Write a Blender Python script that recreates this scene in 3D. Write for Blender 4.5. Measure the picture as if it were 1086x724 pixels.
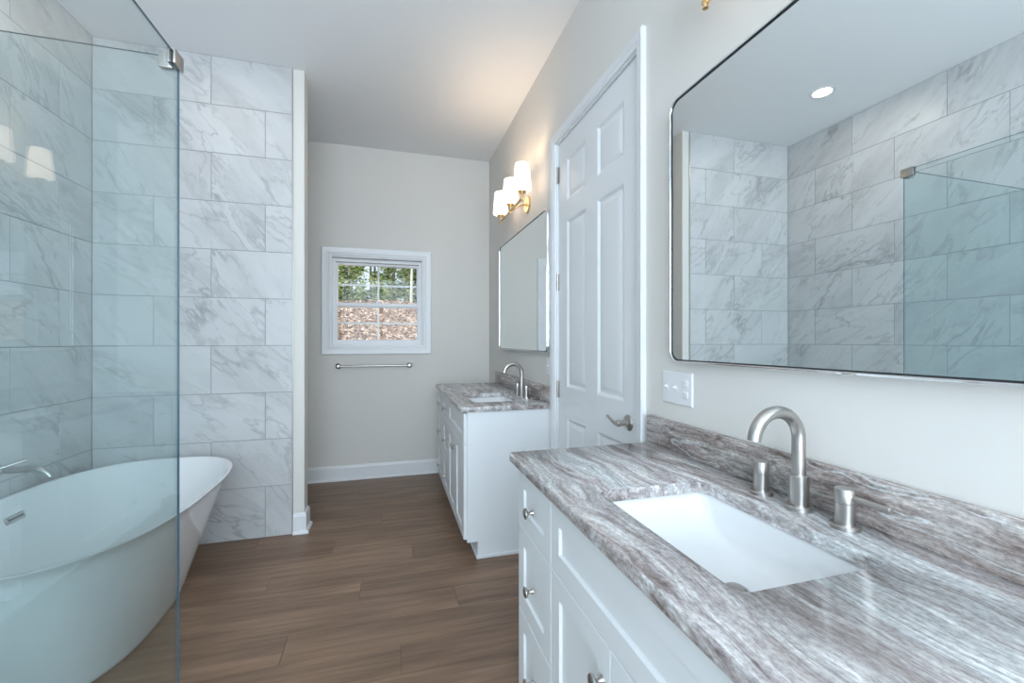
import bpy, bmesh, math, random
from mathutils import Vector, Matrix
PI = math.pi
for o in list(bpy.data.objects):
    bpy.data.objects.remove(o)
S = bpy.context.scene
C = S.collection

# ------------------------------------------------------------------ camera
F_PX, TH, CY, CAM_H = 455.2, 0.27935, 361.6, 1.286
cam = bpy.data.cameras.new('camera')
cam.sensor_width = 36.0
cam.lens = 36.0 * F_PX / 1086
cam.shift_y = (CY - 362) / 1086
cam.clip_start = 0.02
cam.clip_end = 200
co = bpy.data.objects.new('camera', cam)
co.location = (0, 0, CAM_H)
co.rotation_euler = (PI / 2, 0, -TH)
C.objects.link(co)
S.camera = co
S.view_settings.view_transform = 'Standard'
S.view_settings.look = 'None'
S.view_settings.gamma = 1
S.view_settings.use_curve_mapping = False
S.view_settings.exposure = 0.32

# ------------------------------------------------------------------ world, sun, added daylight
w = bpy.data.worlds.new('world')
S.world = w
w.use_nodes = True
w.node_tree.nodes['Background'].inputs[0].default_value = (0.72, 0.86, 1.0, 1)
w.node_tree.nodes['Background'].inputs[1].default_value = 1.1

def light(name, kind, loc, rot, energy, col, **k):
    d = bpy.data.lights.new(name, kind)
    d.energy = energy
    d.color = col
    for a, b in k.items():
        setattr(d, a, b)
    o = bpy.data.objects.new(name, d)
    o.location = loc
    o.rotation_euler = rot
    C.objects.link(o)
    return o

sd = Vector((0.75, 0.12, -0.62))
sun = light('sun', 'SUN', (0, 10, 12), sd.to_track_quat('-Z', 'Y').to_euler(), 4.4, (1.0, 0.95, 0.86), angle=0.02)
# fill lamps added behind the photographer, outside two made-up, unseen windows
DAY = (0.73, 0.872, 1.0)
light('window_daylight', 'AREA', (-0.17, -1.90, 1.60), (PI / 2 + 0.12, 0, 0), 105, DAY, shape='RECTANGLE', size=2.1, size_y=2.3)
light('window_daylight', 'AREA', (1.17, -0.98, 1.62), (0, PI / 2, 0), 55, DAY, shape='RECTANGLE', size=2.2, size_y=1.2)
SHADE_E = 1.9
BULB_W = 2.2
CAN_W = 2.5

# ------------------------------------------------------------------ room numbers (metres)
W, WL, YT, XT, YB, ZC = 0.979, -1.702, 3.152, -0.619, 4.253, 3.103
YR = -1.7
TM, TZ0 = 0.3075, 0.334
CT = 0.90

# ------------------------------------------------------------------ materials
def mat(name):
    m = bpy.data.materials.new(name)
    m.use_nodes = True
    nt = m.node_tree
    return m, nt, nt.nodes['Principled BSDF']

def N(nt, t, **k):
    n = nt.nodes.new(t)
    for a, b in k.items():
        setattr(n, a, b)
    return n

def ramp(nt, fac, stops, interp='LINEAR'):
    r = N(nt, 'ShaderNodeValToRGB')
    r.color_ramp.interpolation = interp
    e = r.color_ramp.elements
    while len(e) < len(stops):
        e.new(0.5)
    for i, (p, c) in enumerate(stops):
        e[i].position = p
        e[i].color = (*c, 1) if len(c) == 3 else c
    nt.links.new(fac, r.inputs[0])
    return r.outputs[0]

def simple(name, col, rough=0.5, metal=0.0, bump=0.0, bscale=300, var=0.0, spec=0.5, coat=0.0):
    m, nt, p = mat(name)
    p.inputs['Base Color'].default_value = (*col, 1)
    p.inputs['Roughness'].default_value = rough
    p.inputs['Metallic'].default_value = metal
    p.inputs['Specular IOR Level'].default_value = spec
    p.inputs['Coat Weight'].default_value = coat
    tc = N(nt, 'ShaderNodeTexCoord')
    if bump:
        n = N(nt, 'ShaderNodeTexNoise')
        n.inputs['Scale'].default_value = bscale
        n.inputs['Detail'].default_value = 3
        nt.links.new(tc.outputs['Object'], n.inputs['Vector'])
        b = N(nt, 'ShaderNodeBump')
        b.inputs['Strength'].default_value = bump
        b.inputs['Distance'].default_value = 0.002
        nt.links.new(n.outputs[0], b.inputs['Height'])
        nt.links.new(b.outputs[0], p.inputs['Normal'])
    if var:
        n = N(nt, 'ShaderNodeTexNoise')
        n.inputs['Scale'].default_value = 3
        nt.links.new(tc.outputs['Object'], n.inputs['Vector'])
        c = ramp(nt, n.outputs[0], [(0.3, [x * (1 - var) for x in col]), (0.7, [min(1, x * (1 + var)) for x in col])])
        nt.links.new(c, p.inputs['Base Color'])
    return m

def math_(nt, op, a, b=None, clamp=False):
    n = N(nt, 'ShaderNodeMath', operation=op, use_clamp=clamp)
    for i, x in enumerate((a, b)):
        if x is None:
            continue
        if isinstance(x, (int, float)):
            n.inputs[i].default_value = x
        else:
            nt.links.new(x, n.inputs[i])
    return n.outputs[0]

def vmath(nt, op, a, b):
    n = N(nt, 'ShaderNodeVectorMath', operation=op)
    for i, x in enumerate((a, b)):
        if isinstance(x, tuple):
            n.inputs[i].default_value = x
        else:
            nt.links.new(x, n.inputs[i])
    return n.outputs[0]

def noise(nt, vec, scale, detail=4, rough=0.55, dist=0.0):
    n = N(nt, 'ShaderNodeTexNoise')
    n.inputs['Scale'].default_value = scale
    n.inputs['Detail'].default_value = detail
    n.inputs['Roughness'].default_value = rough
    n.inputs['Distortion'].default_value = dist
    nt.links.new(vec, n.inputs['Vector'])
    return n

def mixc(nt, fac, a, b, mode='MIX'):
    n = N(nt, 'ShaderNodeMix', data_type='RGBA', blend_type=mode)
    for i, x in ((0, fac), (6, a), (7, b)):
        if isinstance(x, (int, float)):
            n.inputs[i].default_value = x
        elif isinstance(x, tuple):
            n.inputs[i].default_value = (*x, 1)
        else:
            nt.links.new(x, n.inputs[i])
    return n.outputs[2]

def marble_tile():
    """white marble tile, every tile (mesh island) with its own veining"""
    m, nt, p = mat('white_marble_tile')
    g = N(nt, 'ShaderNodeNewGeometry')
    tc = N(nt, 'ShaderNodeTexCoord')
    rnd = g.outputs['Random Per Island']
    comb = N(nt, 'ShaderNodeCombineXYZ')
    for i, k in enumerate((37.0, 91.0, 53.0)):
        nt.links.new(math_(nt, 'MULTIPLY', rnd, k), comb.inputs[i])
    # s = horizontal run (x - y on either wall), z = height; rotate so veins fall to the right
    sep = N(nt, 'ShaderNodeSeparateXYZ')
    nt.links.new(tc.outputs['Object'], sep.inputs[0])
    s = math_(nt, 'ADD', sep.outputs[0], sep.outputs[1])
    ang = math_(nt, 'ADD', math_(nt, 'MULTIPLY', math_(nt, 'FRACT', math_(nt, 'MULTIPLY', rnd, 71.3)), 0.75), 0.35)
    ca = math_(nt, 'COSINE', ang)
    sa = math_(nt, 'SINE', ang)
    u = math_(nt, 'SUBTRACT', math_(nt, 'MULTIPLY', s, ca), math_(nt, 'MULTIPLY', sep.outputs[2], sa))
    v = math_(nt, 'ADD', math_(nt, 'MULTIPLY', s, sa), math_(nt, 'MULTIPLY', sep.outputs[2], ca))
    c2 = N(nt, 'ShaderNodeCombineXYZ')
    nt.links.new(math_(nt, 'MULTIPLY', u, 0.5), c2.inputs[0])
    nt.links.new(math_(nt, 'MULTIPLY', v, 1.5), c2.inputs[1])
    vec = vmath(nt, 'ADD', c2.outputs[0], comb.outputs[0])
    wn = noise(nt, vec, 3.2, 4, 0.6)
    wv = vmath(nt, 'MULTIPLY', vmath(nt, 'SUBTRACT', wn.outputs['Color'], (0.5, 0.5, 0.5)), (0.42, 0.42, 0.42))
    vec2 = vmath(nt, 'ADD', vec, wv)
    def vein(scale, width, detail):
        n = noise(nt, vec2, scale, detail, 0.55)
        d = math_(nt, 'ABSOLUTE', math_(nt, 'SUBTRACT', n.outputs[0], 0.5))
        return math_(nt, 'SUBTRACT', 1.0, math_(nt, 'DIVIDE', d, width), True)
    v1 = vein(2.1, 0.019, 2.0)
    v2 = vein(4.6, 0.030, 3.0)
    patch = noise(nt, vec, 2.6, 3, 0.5)
    pm = ramp(nt, patch.outputs[0], [(0.40, (0, 0, 0)), (0.62, (1, 1, 1))])
    v1 = math_(nt, 'MULTIPLY', math_(nt, 'POWER', v1, 1.6), math_(nt, 'ADD', math_(nt, 'MULTIPLY', pm, 0.8), 0.2))
    v2 = math_(nt, 'MULTIPLY', v2, math_(nt, 'MULTIPLY', pm, 0.65))
    cloud = noise(nt, vec2, 2.2, 5, 0.6)
    base = ramp(nt, cloud.outputs[0], [(0.32, (0.49, 0.49, 0.495)), (0.52, (0.60, 0.60, 0.60)), (0.75, (0.66, 0.66, 0.66))])
    colr = mixc(nt, math_(nt, 'MULTIPLY', v1, 0.62), base, (0.25, 0.25, 0.26))
    colr = mixc(nt, math_(nt, 'MULTIPLY', v2, 0.8), colr, (0.30, 0.30, 0.31))
    nt.links.new(colr, p.inputs['Base Color'])
    p.inputs['Roughness'].default_value = 0.36
    p.inputs['Specular IOR Level'].default_value = 0.4
    return m

def granite(name, sx, sy, sz, brown=0.0):
    """brown, grey, white and sea-green streaked stone"""
    m, nt, p = mat(name)
    tc = N(nt, 'ShaderNodeTexCoord')
    ob = tc.outputs['Object']
    w1 = noise(nt, vmath(nt, 'MULTIPLY', ob, (1.6, 1.2, 1.6)), 1.0, 3, 0.5)
    warp = vmath(nt, 'MULTIPLY', vmath(nt, 'SUBTRACT', w1.outputs['Color'], (0.5, 0.5, 0.5)), (0.34, 0.7, 0.13))
    w2 = noise(nt, vmath(nt, 'MULTIPLY', ob, (6.0, 5.0, 6.0)), 1.0, 3, 0.55)
    warp2 = vmath(nt, 'MULTIPLY', vmath(nt, 'SUBTRACT', w2.outputs['Color'], (0.5, 0.5, 0.5)), (0.030, 0.22, 0.03))
    q = vmath(nt, 'ADD', vmath(nt, 'ADD', ob, warp), warp2)
    q = vmath(nt, 'MULTIPLY', q, (sx, sy, sz))
    big = noise(nt, q, 1.0, 3, 0.55)
    mid = noise(nt, vmath(nt, 'MULTIPLY', q, (4.0, 1.9, 4.0)), 1.0, 6, 0.72)
    fine = noise(nt, vmath(nt, 'MULTIPLY', q, (17.0, 3.6, 17.0)), 1.0, 4, 0.7)
    grain = noise(nt, vmath(nt, 'MULTIPLY', ob, (160.0, 90.0, 160.0)), 1.0, 3, 0.7)
    a = ramp(nt, mid.outputs[0], [(0.28, (0.12, 0.098, 0.095)), (0.40, (0.25, 0.215, 0.208)), (0.47, (0.385, 0.350, 0.345)),
                                  (0.54, (0.46, 0.435, 0.43)), (0.62, (0.62, 0.61, 0.61)), (0.72, (0.80, 0.80, 0.80))])
    b = ramp(nt, mid.outputs[0], [(0.28, (0.26, 0.25, 0.25)), (0.42, (0.42, 0.43, 0.435)), (0.56, (0.57, 0.60, 0.605)),
                                  (0.70, (0.84, 0.86, 0.86))])
    sel = ramp(nt, big.outputs[0], [(0.53, (0, 0, 0)), (0.62, (1, 1, 1))])
    colr = mixc(nt, math_(nt, 'MULTIPLY', sel, 0.75), a, b)
    dk = ramp(nt, big.outputs[0], [(0.36, (1, 1, 1)), (0.46, (0, 0, 0))])
    colr = mixc(nt, math_(nt, 'MULTIPLY', dk, 0.55), colr, (0.24, 0.20, 0.19))
    f = ramp(nt, fine.outputs[0], [(0.34, (0.52, 0.49, 0.485)), (0.47, (0.93, 0.92, 0.92)), (0.60, (1.28, 1.29, 1.29))])
    colr = mixc(nt, 0.7, colr, f, 'MULTIPLY')
    if brown:
        colr = mixc(nt, brown, colr, mixc(nt, 1.0, colr, (0.80, 0.74, 0.70), 'MULTIPLY'))
        wv = noise(nt, vmath(nt, 'MULTIPLY', q, (1.6, 0.8, 1.6)), 1.0, 2, 0.5)
        wd = math_(nt, 'SUBTRACT', 1.0, math_(nt, 'DIVIDE', math_(nt, 'ABSOLUTE', math_(nt, 'SUBTRACT', wv.outputs[0], 0.56)), 0.012), True)
        colr = mixc(nt, math_(nt, 'MULTIPLY', wd, 0.6), colr, (0.72, 0.76, 0.78))
    gcol = ramp(nt, grain.outputs[0], [(0.38, (0.78, 0.755, 0.735)), (0.5, (1.10, 1.10, 1.10)), (0.62, (1.32, 1.32, 1.32))])
    colr = mixc(nt, 0.75, colr, gcol, 'MULTIPLY')
    nt.links.new(colr, p.inputs['Base Color'])
    p.inputs['Roughness'].default_value = 0.22
    return m

def plank_floor():
    m, nt, p = mat('brown_oak_plank')
    g = N(nt, 'ShaderNodeNewGeometry')
    tc = N(nt, 'ShaderNodeTexCoord')
    rnd = g.outputs['Random Per Island']
    comb = N(nt, 'ShaderNodeCombineXYZ')
    nt.links.new(math_(nt, 'MULTIPLY', rnd, 47.0), comb.inputs[0])
    nt.links.new(math_(nt, 'MULTIPLY', rnd, 13.0), comb.inputs[1])
    vec = vmath(nt, 'ADD', tc.outputs['Object'], comb.outputs[0])
    gr = noise(nt, vmath(nt, 'MULTIPLY', vec, (2.2, 34.0, 1.0)), 1.0, 6, 0.65, 0.5)
    gb = noise(nt, vmath(nt, 'MULTIPLY', vec, (1.1, 6.5, 1.0)), 1.0, 3, 0.5, 1.2)
    c = ramp(nt, gr.outputs[0], [(0.25, (0.152, 0.089, 0.054)), (0.5, (0.224, 0.136, 0.085)), (0.75, (0.296, 0.190, 0.124))])
    c2 = ramp(nt, gb.outputs[0], [(0.3, (0.76, 0.75, 0.74)), (0.7, (1.24, 1.24, 1.24))])
    c = mixc(nt, 1.0, c, c2, 'MULTIPLY')
    c3 = ramp(nt, rnd, [(0.0, (0.85, 0.84, 0.84)), (1.0, (1.16, 1.16, 1.17))])
    c = mixc(nt, 1.0, c, c3, 'MULTIPLY')
    nt.links.new(c, p.inputs['Base Color'])
    p.inputs['Roughness'].default_value = 0.42
    b = N(nt, 'ShaderNodeBump')
    b.inputs['Strength'].default_value = 0.15
    b.inputs['Distance'].default_value = 0.001
    nt.links.new(gr.outputs[0], b.inputs['Height'])
    nt.links.new(b.outputs[0], p.inputs['Normal'])
    return m

def clear_glass(name, tint, refl=1.0):
    """thin-walled pane: tinted transmission with Fresnel reflection on each face"""
    m = bpy.data.materials.new(name)
    m.use_nodes = True
    nt = m.node_tree
    nt.nodes.clear()
    out = N(nt, 'ShaderNodeOutputMaterial')
    t = N(nt, 'ShaderNodeBsdfTransparent')
    t.inputs[0].default_value = (*tint, 1)
    gl = N(nt, 'ShaderNodeBsdfGlossy')
    gl.inputs['Roughness'].default_value = 0.0
    gl.inputs['Color'].default_value = (refl, refl, refl, 1)
    # Fresnel from the facing angle (same on both sides of the pane)
    lw = N(nt, 'ShaderNodeLayerWeight')
    lw.inputs['Blend'].default_value = 0.5
    f5 = math_(nt, 'POWER', lw.outputs['Facing'], 5.0)
    fr = math_(nt, 'ADD', math_(nt, 'MULTIPLY', f5, 0.96), 0.04)
    mx = N(nt, 'ShaderNodeMixShader')
    nt.links.new(fr, mx.inputs[0])
    nt.links.new(t.outputs[0], mx.inputs[1])
    nt.links.new(gl.outputs[0], mx.inputs[2])
    nt.links.new(mx.outputs[0], out.inputs[0])
    return m

def emissive(name, col, st):
    m, nt, p = mat(name)
    p.inputs['Base Color'].default_value = (0.8, 0.78, 0.74, 1)
    p.inputs['Roughness'].default_value = 0.3
    p.inputs['Emission Color'].default_value = (*col, 1)
    p.inputs['Emission Strength'].default_value = st
    return m

def brushed(name, col, rough=0.3, vary=40):
    m, nt, p = mat(name)
    p.inputs['Base Color'].default_value = (*col, 1)
    p.inputs['Metallic'].default_value = 1
    tc = N(nt, 'ShaderNodeTexCoord')
    n = noise(nt, vmath(nt, 'MULTIPLY', tc.outputs['Object'], (vary, vary, vary * 12.0)), 1.0, 2)
    r = N(nt, 'ShaderNodeMapRange')
    r.inputs[3].default_value = rough - 0.015
    r.inputs[4].default_value = rough + 0.015
    nt.links.new(n.outputs[0], r.inputs[0])
    nt.links.new(r.outputs[0], p.inputs['Roughness'])
    return m

def leafy():
    m = bpy.data.materials.new('leaves')
    m.use_nodes = True
    nt = m.node_tree
    nt.nodes.clear()
    out = N(nt, 'ShaderNodeOutputMaterial')
    g = N(nt, 'ShaderNodeNewGeometry')
    c = ramp(nt, g.outputs['Random Per Island'], [(0.0, (0.05, 0.10, 0.03)), (0.3, (0.16, 0.28, 0.07)),
             (0.5, (0.45, 0.58, 0.16)), (0.75, (0.80, 0.85, 0.36)), (1.0, (0.95, 0.88, 0.66))])
    d = N(nt, 'ShaderNodeBsdfDiffuse')
    t = N(nt, 'ShaderNodeBsdfTranslucent')
    nt.links.new(c, d.inputs[0])
    nt.links.new(c, t.inputs[0])
    mx = N(nt, 'ShaderNodeMixShader')
    mx.inputs[0].default_value = 0.45
    nt.links.new(d.outputs[0], mx.inputs[1])
    nt.links.new(t.outputs[0], mx.inputs[2])
    nt.links.new(mx.outputs[0], out.inputs[0])
    return m

def island_ramp(name, stops):
    m, nt, p = mat(name)
    g = N(nt, 'ShaderNodeNewGeometry')
    nt.links.new(ramp(nt, g.outputs['Random Per Island'], stops), p.inputs['Base Color'])
    p.inputs['Roughness'].default_value = 0.8
    return m

def leaf_litter():
    m, nt, p = mat('leaf_litter')
    tc = N(nt, 'ShaderNodeTexCoord')
    v = N(nt, 'ShaderNodeTexVoronoi')
    v.inputs['Scale'].default_value = 4.5
    nt.links.new(tc.outputs['Object'], v.inputs['Vector'])
    n = noise(nt, tc.outputs['Object'], 6, 5, 0.75)
    sp = N(nt, 'ShaderNodeSeparateColor')
    nt.links.new(v.outputs['Color'], sp.inputs[0])
    c = ramp(nt, sp.outputs[0], [(0.0, (0.16, 0.09, 0.06)), (0.3, (0.34, 0.22, 0.16)), (0.7, (0.48, 0.35, 0.27)), (1.0, (0.66, 0.56, 0.47))])
    c2 = ramp(nt, n.outputs[0], [(0.42, (0.30, 0.25, 0.22)), (0.52, (1, 1, 1)), (0.62, (1.35, 1.35, 1.35))])
    c = mixc(nt, 0.9, c, c2, 'MULTIPLY')
    nt.links.new(c, p.inputs['Base Color'])
    p.inputs['Roughness'].default_value = 0.9
    return m

M = dict(
    paint=simple('warm_grey_paint', (0.735, 0.708, 0.668), 0.75, bump=0.06, bscale=260),
    ceil=simple('white_ceiling_paint', (0.84, 0.845, 0.85), 0.85, bump=0.05, bscale=200),
    trim=simple('white_trim_paint', (0.80, 0.81, 0.82), 0.35),
    cab=simple('white_cabinet_paint', (0.78, 0.80, 0.81), 0.38),
    gap=simple('shadow_gap', (0.30, 0.31, 0.32), 0.8),
    plastic=simple('white_plastic', (0.80, 0.80, 0.80), 0.3),
    vinyl=simple('white_vinyl', (0.82, 0.82, 0.83), 0.35),
    grout=simple('grey_grout', (0.27, 0.27, 0.28), 0.9),
    tile=marble_tile(),
    stone=granite('streaked_stone', 7.0, 1.15, 7.0),
    splash=granite('streaked_stone_brown', 7.0, 1.7, 9.0, 1.0),
    edge=granite('streaked_stone_edge', 7.0, 5.0, 6.0),
    floor=plank_floor(),
    subfloor=simple('plank_seam', (0.045, 0.03, 0.022), 0.8),
    porcelain=simple('white_porcelain', (0.84, 0.85, 0.855), 0.06, spec=0.5),
    acrylic=simple('white_acrylic', (0.83, 0.835, 0.84), 0.08),
    nickel=brushed('brushed_nickel', (0.50, 0.475, 0.45), 0.30),
    chrome=simple('polished_chrome', (0.80, 0.81, 0.82), 0.08, 1.0),
    brass=brushed('brushed_brass', (0.78, 0.56, 0.30), 0.28),
    mirror=simple('silvered_glass', (0.86, 0.90, 0.90), 0.0, 1.0),
    dark=simple('black_line', (0.03, 0.035, 0.04), 0.35),
    glass=clear_glass('shower_glass', (0.915, 0.955, 0.958)),
    gedge=simple('glass_edge', (0.045, 0.10, 0.135), 0.18),
    pane=clear_glass('window_glass', (0.985, 0.99, 0.985), 0.28),
    opal=emissive('lit_opal_glass', (1.0, 0.77, 0.56), SHADE_E),
    opal_dim=emissive('dimmed_opal_glass', (1.0, 0.82, 0.70), 0.6),
    lens=emissive('lit_lens', (1.0, 0.96, 0.9), 4.0),
    bark=simple('bark', (0.26, 0.22, 0.18), 0.9, bump=0.5, bscale=20, var=0.3),
    palebark=simple('pale_bark', (0.72, 0.70, 0.64), 0.9, bump=0.5, bscale=20, var=0.15),
    leaf=leafy(),
    litter=leaf_litter(),
    dryleaf=island_ramp('dry_leaf', [(0.0, (0.14, 0.07, 0.045)), (0.3, (0.36, 0.22, 0.15)), (0.7, (0.60, 0.42, 0.31)), (1.0, (0.85, 0.74, 0.62))]),
    ext=simple('exterior_siding', (0.6, 0.6, 0.58), 0.8),
)

# ------------------------------------------------------------------ object helpers
def thing(name, label, cat, loc, group=None):
    o = bpy.data.objects.new(name, None)
    o.empty_display_size = 0.1
    o.location = loc
    C.objects.link(o)
    o['label'] = label
    o['category'] = cat
    if group:
        o['group'] = group
    return o

def tag(o, label, cat, group=None):
    o['label'] = label
    o['category'] = cat
    if group:
        o['group'] = group
    return o

def root_loc(o):
    v = Vector((0, 0, 0))
    while o:
        v = v + Vector(o.location)
        o = o.parent
    return v

def obj(name, bm, mats, parent=None, loc=None, sharp=35, label=None):
    """link bm (world coordinates) as ONE mesh object, origin at loc / parent"""
    me = bpy.data.meshes.new(name)
    base = root_loc(parent) if parent else Vector((0, 0, 0))
    org = Vector(loc) if loc is not None else base
    bmesh.ops.translate(bm, verts=bm.verts, vec=-org)
    bmesh.ops.recalc_face_normals(bm, faces=bm.faces)
    bm.to_mesh(me)
    bm.free()
    for m in (mats if isinstance(mats, (list, tuple)) else [mats]):
        me.materials.append(M[m])
    me.polygons.foreach_set('use_smooth', [True] * len(me.polygons))
    me.set_sharp_from_angle(angle=math.radians(sharp))
    o = bpy.data.objects.new(name, me)
    C.objects.link(o)
    o.parent = parent
    o.location = org - base
    if label:
        o['label'] = label
    return o

def struct(name, bm, mats, parent=None, **k):
    o = obj(name, bm, mats, parent, **k)
    if parent is None:
        o['kind'] = 'structure'
    return o

def merge(dst, src, mi=0, keep=False):
    if not keep:
        for f in src.faces:
            f.material_index = mi
    me = bpy.data.meshes.new('tmp')
    src.to_mesh(me)
    src.free()
    dst.from_mesh(me)
    bpy.data.meshes.remove(me)

def box(b, x0, x1, y0, y1, z0, z1, bev=0.0, seg=2, mi=0):
    t = bmesh.new()
    r = bmesh.ops.create_cube(t, size=1)
    for v in t.verts:
        v.co = Vector((x0 + (v.co.x + .5) * (x1 - x0), y0 + (v.co.y + .5) * (y1 - y0), z0 + (v.co.z + .5) * (z1 - z0)))
    if bev:
        bmesh.ops.bevel(t, geom=list(t.edges), offset=bev, segments=seg, profile=0.5, affect='EDGES')
    merge(b, t, mi)

def loops(b, rings, mi=0, closed=True, cap0=False, cap1=False, mis=None):
    """bridge a list of vertex rings"""
    vs = [[b.verts.new(p) for p in r] for r in rings]
    n = len(vs[0])
    for k in range(len(vs) - 1):
        for i in range(n if closed else n - 1):
            j = (i + 1) % n
            f = b.faces.new((vs[k][i], vs[k][j], vs[k + 1][j], vs[k + 1][i]))
            f.material_index = mis[k] if mis else mi
    if cap0:
        b.faces.new(vs[0]).material_index = mi
    if cap1:
        b.faces.new(vs[-1]).material_index = mis[-1] if mis and len(mis) >= len(vs) else mi
    return vs

def frame_of(d):
    d = Vector(d).normalized()
    a = Vector((0, 0, 1)) if abs(d.z) < 0.9 else Vector((1, 0, 0))
    u = d.cross(a).normalized()
    return d, u, d.cross(u).normalized()

def lathe(b, c, axis, prof, n=28, mi=0, cap=True):
    """prof: list of (radius, distance along axis)"""
    d, u, v = frame_of(axis)
    c = Vector(c)
    rings = []
    for r, h in prof:
        r = max(r, 1e-4)
        rings.append([c + d * h + u * (r * math.cos(2 * PI * i / n)) + v * (r * math.sin(2 * PI * i / n)) for i in range(n)])
    loops(b, rings, mi, True, cap, cap)

def tube(b, pts, rad, n=16, mi=0):
    pts = [Vector(p) for p in pts]
    if not isinstance(rad, (list, tuple)):
        rad = [rad] * len(pts)
    d, u, v = frame_of(pts[1] - pts[0])
    rings = []
    for i, p in enumerate(pts):
        if i == 0: t = pts[1] - pts[0]
        elif i == len(pts) - 1: t = pts[-1] - pts[-2]
        else: t = (pts[i + 1] - pts[i]).normalized() + (pts[i] - pts[i - 1]).normalized()
        t.normalize()
        u = (u - t * u.dot(t)).normalized()
        v = t.cross(u).normalized()
        rings.append([p + u * (rad[i] * math.cos(2 * PI * k / n)) + v * (rad[i] * math.sin(2 * PI * k / n)) for k in range(n)])
    loops(b, rings, mi, True, True, True)

def rrect(a0, a1, b0, b1, r, off=0.0, n=6):
    """rounded rectangle outline, list of (a, b)"""
    a0 -= off; a1 += off; b0 -= off; b1 += off
    r = max(r + off, 1e-4)
    out = []
    for cx, cy, s in ((a1 - r, b1 - r, 0), (a0 + r, b1 - r, 1), (a0 + r, b0 + r, 2), (a1 - r, b0 + r, 3)):
        for i in range(n + 1):
            t = (s + i / n) * PI / 2
            out.append((cx + r * math.cos(t), cy + r * math.sin(t)))
    return out

PX = lambda x, s: (lambda a, b, d: Vector((x + s * d, a, b)))     # panel in a wall of constant x; depth d grows along s
PY = lambda y, s: (lambda a, b, d: Vector((a, y + s * d, b)))

def ringpanel(b, P, a0, a1, b0, b1, rings, mi=0, cap=True):
    """nested rectangles: rings = [(inset, depth), ...]"""
    rr = []
    for ins, dep in rings:
        rr.append([P(a0 + ins, b0 + ins, dep), P(a1 - ins, b0 + ins, dep), P(a1 - ins, b1 - ins, dep), P(a0 + ins, b1 - ins, dep)])
    loops(b, rr, mi, True, False, cap)

def casing(b, P, a0, a1, b0, b1, prof, closed=True):
    """profile [(outward offset, projection)] swept round an opening"""
    rings = []
    for o, d in prof:
        if closed:
            rings.append([P(a0 - o, b0 - o, -d), P(a1 + o, b0 - o, -d), P(a1 + o, b1 + o, -d), P(a0 - o, b1 + o, -d)])
        else:
            rings.append([P(a0 - o, b0, -d), P(a0 - o, b1 + o, -d), P(a1 + o, b1 + o, -d), P(a1 + o, b0, -d)])
    rings.append(rings[0])
    loops(b, rings, 0, closed)
    if not closed:
        for k in (0, 3):
            b.faces.new([b.verts.new(r[k]) for r in rings[:-1]])

CASE = [(0.0, 0.0), (0.0, 0.010), (0.008, 0.013), (0.020, 0.013), (0.026, 0.017), (0.060, 0.020), (0.068, 0.022), (0.075, 0.018), (0.075, 0.0)]

# ------------------------------------------------------------------ the setting: floor, ceiling, walls
b = bmesh.new()
box(b, WL - 0.15, W + 0.15, YR - 0.15, YB + 0.15, -0.12, -0.004, mi=1)
random.seed(4)
pw, pl = 0.181, 1.22
y = YR - 0.03
row = 0
while y < YB + 0.05:
    x = WL - 0.1 - (row * 0.47 % 1.22) - 0.2
    while x < W + 0.1:
        x0, x1, y0, y1 = max(x, WL - 0.05), min(x + pl, W + 0.05), y, min(y + pw, YB + 0.05)
        if x1 - x0 > 0.01:
            g = 0.0007
            loops(b, [[Vector((x0 + g, y0 + g, -0.004)), Vector((x1 - g, y0 + g, -0.004)), Vector((x1 - g, y1 - g, -0.004)), Vector((x0 + g, y1 - g, -0.004))],
                      [Vector((x0 + g, y0 + g, 0)), Vector((x1 - g, y0 + g, 0)), Vector((x1 - g, y1 - g, 0)), Vector((x0 + g, y1 - g, 0))]], 0, True, False, True)
        x += pl
    y += pw
    row += 1
struct('floor', b, ['floor', 'subfloor'])

b = bmesh.new()
box(b, WL - 0.15, W + 0.15, YR - 0.15, YB + 0.15, ZC, ZC + 0.15)
struct('ceiling', b, 'ceil')

# right wall with the doorway
DY0, DY1, DZ1 = 1.540, 2.436, 2.484
b = bmesh.new()
SWY0, SWY1, SWZ0, SWZ1 = -1.58, -0.38, 0.5, 2.75  # opening for the added, unseen side window
box(b, W, W + 0.14, YR - 0.15, SWY0, 0, ZC)
box(b, W, W + 0.14, SWY1, DY0, 0, ZC)
box(b, W, W + 0.14, SWY0, SWY1, 0, SWZ0)
box(b, W, W + 0.14, SWY0, SWY1, SWZ1, ZC)
box(b, W, W + 0.14, DY1, YB + 0.15, 0, ZC)
box(b, W, W + 0.14, DY0, DY1, DZ1, ZC)
box(b, W + 0.139, W + 0.14, DY0, DY1, 0, DZ1)
struct('wall_right', b, 'paint')
# back wall with the window opening
WX0, WX1, WZ0, WZ1 = -0.517, 0.322, 1.237, 2.078
b = bmesh.new()
box(b, WL - 0.15, WX0, YB, YB + 0.15, 0, ZC)
box(b, WX1, W, YB, YB + 0.15, 0, ZC)
box(b, WX0, WX1, YB, YB + 0.15, 0, WZ0)
box(b, WX0, WX1, YB, YB + 0.15, WZ1, ZC)
struct('wall_back', b, 'paint')
# left wall (plain behind the partition, tiled along tub and shower)
b = bmesh.new()
box(b, WL - 0.15, WL - 0.01, YR - 0.15, YB, 0, ZC)
struct('wall_left', b, 'paint')

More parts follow.
